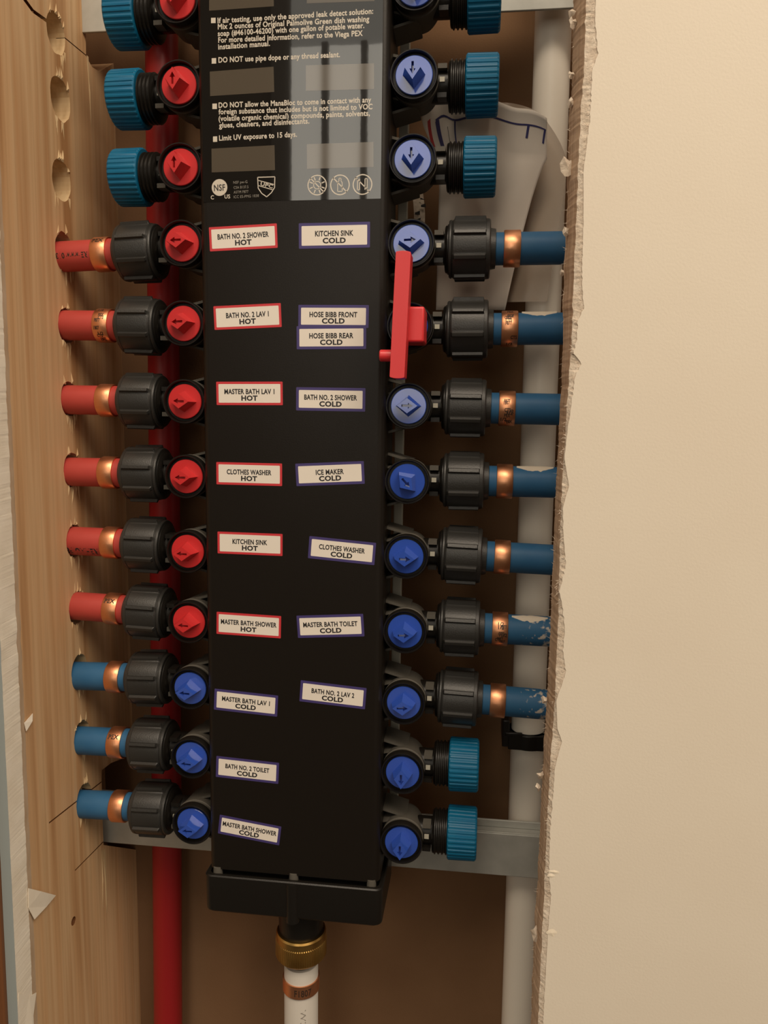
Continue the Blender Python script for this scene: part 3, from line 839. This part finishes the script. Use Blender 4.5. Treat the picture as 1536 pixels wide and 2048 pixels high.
CAPW = {(1, 0): 'teal ribbed cap half cut off at the top right corner of the manifold', (1, 1): 'teal ribbed cap just above the paper in a clear bag', (1, 2): 'teal ribbed cap standing in front of the paper in a clear bag',
        (1, 10): 'teal ribbed cap above the lowest one, on bare right valve', (1, 11): 'lowest teal ribbed cap, in front of the lower steel strap',
        (-1, 0): 'uppermost teal ribbed cap beside the wooden stud, in front of steel strap', (-1, 1): 'teal ribbed cap beside the wooden stud, middle of three', (-1, 2): 'teal ribbed cap beside the wooden stud, just above a black nut'}
for (side, i), w in CAPW.items():
    o = take(cap0, 'cap'); o.parent = VALVE[(side, i)]; o.location = Vector((0, AX, 0)) * S; o.rotation_euler = (random.uniform(0, 6), 0, 0)
    tag(o, w)

# ------------------------------------------------------------------ branch pipes, each with a copper ring
PR = 7.75


def wrap_text(mbx, s, x0, x1, r, a0, cap, m, flip=False):
    vs, fs = text_mesh(s, .035)
    out = []
    for p, qv in vs:
        if flip: p, qv = 1 - p, 1 - qv
        x = x0 + (x1 - x0) * p; a = a0 + (qv - .5) * cap / r
        out.append((x, -r * math.cos(a), r * math.sin(a)))
    mbx.add(out, fs, m)


RPE = {3: (1138, 496), 4: (1128, 658), 5: (1122, 818), 6: (1112, 965), 7: (1106, 1117), 8: (1100, 1262), 9: (1094, 1406)}
LPE = {3: (115, 510), 4: (117, 652), 5: (118, 800), 6: (122, 943), 7: (127, 1082), 8: (131, 1213), 9: (134, 1348), 10: (141, 1478), 11: (138, 1604)}
MARK = {(-1, 4), (1, 5), (1, 8), (1, 4)}
TILT = {}
for side in (1, -1):
    for i in range(3, 12):
        if (side, i) in CAPW: continue
        z = (RZ if side > 0 else LZ)[i]; nm = (RNAME if side > 0 else LNAME)[i]
        hot = side < 0 and i <= 8
        m = M['redpipe'] if hot else M['bluepipe']
        root = empty('branch_pipe', (side * KX, AX, z))
        col = 'red' if hot else 'blue'
        tag(root, '%s branch pipe with black nut level with the %s sticker%s' % (col, nm, 's' if nm == 'HOSE BIBB' else ''), 'pipe', '%s branch pipes' % col)
        L = 100 if side > 0 else 112
        pe = at(*(RPE if side > 0 else LPE)[i], AX)
        drop = (pe.z - z) / max(1, abs(pe.x) - KX - 30); drop = max(-.05, min(.05, drop))
        root.rotation_euler = (0, -side * drop if side > 0 else drop, 0)
        mb = MB(); s_ = side
        mb.loft('X', [(s_ * 36, PR), (s_ * 60, PR * 1.005), (s_ * L, PR)], m, 48)
        tube = mb.build('tube', root, smooth=40)
        if not hot and side > 0 and i in (8, 9): tube.data.materials[0] = M['dustpipe']
        nut = take(nut0, 'nut'); nut.parent = root; nut.rotation_euler = (random.uniform(-.1, .1), 0, 0 if side > 0 else PI)
        tag(nut, 'black ribbed compression nut')
        mb = MB(); r0, r1 = (44.2, 52.2)
        mb.loft('X', [(s_ * r0, PR), (s_ * r0, 8.55), (s_ * (r0 + .4), 8.8), (s_ * (r1 - .4), 8.8), (s_ * r1, 8.55), (s_ * r1, PR)], M['copper'], 48, (0, 0, 0), None, (False, False))
        ringo = mb.build('copper_ring', root, smooth=35)
        ringo.data.materials[0] = M['copper']
        tag(ringo, 'copper crimp ring')
        if (side, i) in MARK or (side, i) in ((-1, 8), (-1, 10), (-1, 3)):
            mb = MB()
            if (side, i) in MARK:
                for k in range(9):
                    a = random.uniform(-1.1, 1.1); xx = random.uniform(r0 + .8, r1 - 3.2)
                    wrap_text(mb, random.choice(['PEX', 'F877', '1807', 'CTS', '1/2']), s_ * xx if s_ > 0 else -xx - 3, s_ * xx + 3 if s_ > 0 else -xx, 8.86, a, 1.9, M['copperdark'])
            else:
                wrap_text(mb, 'PEX', min(s_ * r0, s_ * r1) + 1, max(s_ * r0, s_ * r1) - 1, 8.86, .75, 2.6, M['copperdark'])
            mb.build('ring_marking', ringo, smooth=0)
        if (side, i) == (-1, 7):
            mb = MB(); wrap_text(mb, 'REHAU F8', -72, -53.5, PR + .05, -.62, 4.2, M['blackink'], True); tag(mb.build('printing', tube, smooth=0), 'black printing upside down')
        if (side, i) == (-1, 3):
            mb = MB(); wrap_text(mb, 'RE www 013', -71, -53.5, PR + .05, -.16, 2.8, M['copperdark'], True); tag(mb.build('printing', tube, smooth=0), 'black printing upside down')
        if side > 0 and i in (4, 6, 8):
            mb = MB(); rows = []
            for t in range(15):
                x = 54 + t * (1.3 if i != 4 else 1.2); wd = .42 * math.sin(PI * (t + .5) / 15) * (1 + .35 * mnoise.noise(Vector((t * .6, i, 0))))
                a0_ = 1.25
                rows.append([(x, -(PR + hh) * math.cos(a0_ + da), (PR + hh) * math.sin(a0_ + da)) for da, hh in ((-wd, .02), (-wd * .5, .45), (0, .7), (wd * .5, .45), (wd, .02))])
            mb.grid(rows, M['plaster']); tag(mb.build('plaster_smear', tube, smooth=60), 'dried plaster on top of the pipe')

# ------------------------------------------------------------------ red key lever on the hose bibb valve
z4 = RZ[4]
key = empty('valve_key', (KX, -1, z4)); tag(key, 'red plastic lever key pushed onto the knob beside the HOSE BIBB stickers', 'key')
KO = Vector((KX, -1, z4))
T, Bm = at(809, 506, -26) - KO, at(796, 758, -26) - KO
mb = MB()
ax_ = (T - Bm).normalized(); sx = Vector((ax_.z, 0, -ax_.x))
pts = []
for e, s_, a0 in ((T, 1, 0), (Bm, -1, 180)):
    for k in range(9):
        t = math.radians(a0 + 180 * k / 8)
        p = e - ax_ * s_ * 1.6 + sx * (max(-1, min(1, 1.35 * math.cos(t))) * 3.35) + ax_ * (math.sin(t) * 1.6); pts.append((p.x, p.z))
mb.prism(pts, -30, -19, M['lever'])
mb.build('lever_bar', key, bevel=1.0, seg=3, smooth=40)
mb = MB(); c1 = at(831, 650, -18) - KO
mb.box((c1.x - 6, -20, c1.z - 8), (c1.x + 4.2, -1.2, c1.z + 8), M['lever'])
mb.build('socket', key, bevel=1.0, seg=3, smooth=40)
mb = MB(); c2 = at(782, 712, -24) - KO
mb.loft('X', [(c2.x - 4.9, 2.3), (c2.x - 4.4, 2.7), (c2.x + 4, 2.7)], M['lever'], 28, (0, -25, c2.z))
mb.build('pin', key, smooth=35)

# ------------------------------------------------------------------ supply pipe at the bottom
EZb = EZ0 - 23
sp = empty('supply_pipe', (0, 14, EZb)); tag(sp, 'white vertical supply pipe with brass nut rising into the manifold bottom', 'pipe')
mb = MB()
mb.loft('Z', [(3, 12.0), (3, 13.4), (2, 14.0), (-11.5, 14.0), (-12.5, 13.2), (-13, 11.0), (-13, 6)], M['brass'], 160, (0, 0, 0), None, (False, False))
mb.loft('Z', [(-1.5, 14.0, .0), (-2, 14.0, .35), (-11, 14.0, .35), (-11.4, 14.0, 0)], M['brass'], 360, (0, 0, 0), lambda t: 1 if math.cos(72 * t) > 0 else 0, (False, False))
tag(mb.build('brass_nut', sp, smooth=30), 'knurled brass coupling nut')
mb = MB(); mb.loft('Z', [(-10, 7.2), (-24, 7.2)], M['black'], 40); mb.build('insert', sp)
mb = MB(); mb.loft('Z', [(-17.5, 7.4), (-17.5, 9.3), (-18.0, 9.6), (-470, 9.6)], M['supply'], 48); tube = mb.build('tube', sp)
mb = MB(); mb.loft('Z', [(-25.5, 9.6), (-25.5, 10.4), (-33, 10.4), (-33, 9.6)], M['copper'], 48, (0, 0, 0), None, (False, False)); rg = mb.build('copper_ring', sp); tag(rg, 'copper crimp ring')
vs, fs = text_mesh('WIR', .0)
mb = MB(); out = []
for p, qv in vs:
    zz = -40 - p * 13; a = .35 + (qv - .5) * 3.2 / 9.6
    out.append((9.65 * math.sin(a), -9.65 * math.cos(a), zz))
mb.add(out, fs, M['dimink']); mb.build('printing', tube, smooth=0)
mb = MB()
vs, fs = text_mesh('F1807', .02); out = []
for p, qv in vs:
    a = -.15 + p * .95; out.append((10.45 * math.sin(a), -10.45 * math.cos(a), -31.3 + qv * 4))
mb.add(out, fs, M['copperdark']); mb.build('ring_marking', rg, smooth=0)

# ------------------------------------------------------------------ folded sheet in a clear bag behind the right valves
bag = empty('document_bag', (95, 50, 60)); tag(bag, 'folded printed sheet in a clear bag tucked behind the right valves', 'bag')
BO = Vector((95, 50, 60))


def sheet_pt(u, t):
    """u 0..1 across, t 0..1 down the sheet"""
    v = 205 + t * 415
    if t < .25:
        l, r = 843 + 37 * (t / .25) ** 1.6, 1094
    else:
        k = (t - .25) / .75; l, r = 880 - 8 * k, 1094 - 84 * k ** .8
    top = 12 * math.sin(u * 9 + .6) * (1 - t) ** 3 - 26 * math.exp(-((u - .15) / .07) ** 2) * (1 - t) ** 5 + 22 * max(0, 1 - u / .06) * (1 - t) ** 5 + 24 * max(0, u - .8) * 5 * max(0, u - .8) * 5 * (1 - t) ** 4 * 1.4
    yy = 36 - 3 * math.exp(-u / .16) * (1 - t) ** 6 + 5 * math.sin(u * PI) + 8 * t - 6 * (1 - t) ** 6 + 1.2 * math.sin(u * 11 + t * 5)
    return at(l + (r - l) * u, v + top, yy) - BO


mb = MB(); NU, NV = 40, 40
mb.grid([[sheet_pt(i / NU, j / NV) for i in range(NU + 1)] for j in range(NV + 1)], M['paper'])
sheet = mb.build('paper_sheet', bag, smooth=60, solid=.15)


def print_line(path, w, m, mbx):
    """a printed stripe that follows the sheet"""
    rows = []
    for k, (u, t) in enumerate(path):
        a = path[max(0, k - 1)]; b = path[min(len(path) - 1, k + 1)]
        d = Vector((b[0] - a[0], (b[1] - a[1]) * 1.7)).normalized(); nn = (-d.y, d.x / 1.7)
        rows.append([sheet_pt(u + nn[0] * s_, t + nn[1] * s_) + Vector((0, -.25, 0)) for s_ in (-w / 2, w / 2)])
    mbx.grid(rows, m)


mb = MB()
def seg(a, b, n=24): return [(a[0] + (b[0] - a[0]) * k / n, a[1] + (b[1] - a[1]) * k / n) for k in range(n + 1)]


print_line(seg((.09, .085), (.99, .085), 40), .016, M['navy'], mb)
print_line(seg((.985, .08), (.965, .17)), .016, M['navy'], mb)
print_line(seg((.85, .085), (.825, .155)), .02, M['navy'], mb)
print_line(seg((.245, .09), (.19, .21)), .013, M['navy'], mb)
print_line(seg((.10, .09), (.045, .30)), .03, M['navy'], mb)
print_line(seg((.165, .13), (.125, .24)), .004, M['blackink'], mb)
print_line(seg((.045, .06), (.005, .19)), .022, M['redprint'], mb)
mb.build('printed_line', sheet, smooth=0)


def film_pt(u, t):
    v = 203 + t * 400
    l = 1000 - 40 * t; r = 1082 + 52 * math.sin(min(1, t * 3.4) * PI / 2) - (40 * max(0, t - .3) / .7)
    vv = v + (1 - u) * 2 + 8 * (1 - t) * u * u * 3
    return at(l + (r - l) * u, vv, 51.5 - 5 * u * u + 1.0 * math.sin(u * 8 + t * 6)) - BO


mb = MB(); mb.grid([[film_pt(i / 24, j / 40) for i in range(25)] for j in range(41)], M['film'])
tag(mb.build('clear_film', bag, smooth=60), 'clear creased plastic film')
mb = MB()
rows = []
for j in range(21):
    t = j / 20
    rows.append([at(822 + 22 * u + 6 * math.sin(t * 3), 372 + 120 * t, 46 + 2 * u) - BO for u in (0, .33, .66, 1)] )
mb.grid(rows, M['tornpaper'])
for k in range(6):
    u0, v0 = random.uniform(826, 842), 380 + k * 15
    pts = [at(u0, v0, 45.2), at(u0 + random.uniform(6, 14), v0 + random.uniform(-5, 5), 45.2), at(u0 + 10, v0 + 5, 45.2), at(u0, v0 + 4, 45.2)]
    mb.add([p - BO for p in pts], [(0, 1, 2, 3)], M['blackink'])
mb.build('rear_fold', bag, smooth=0)
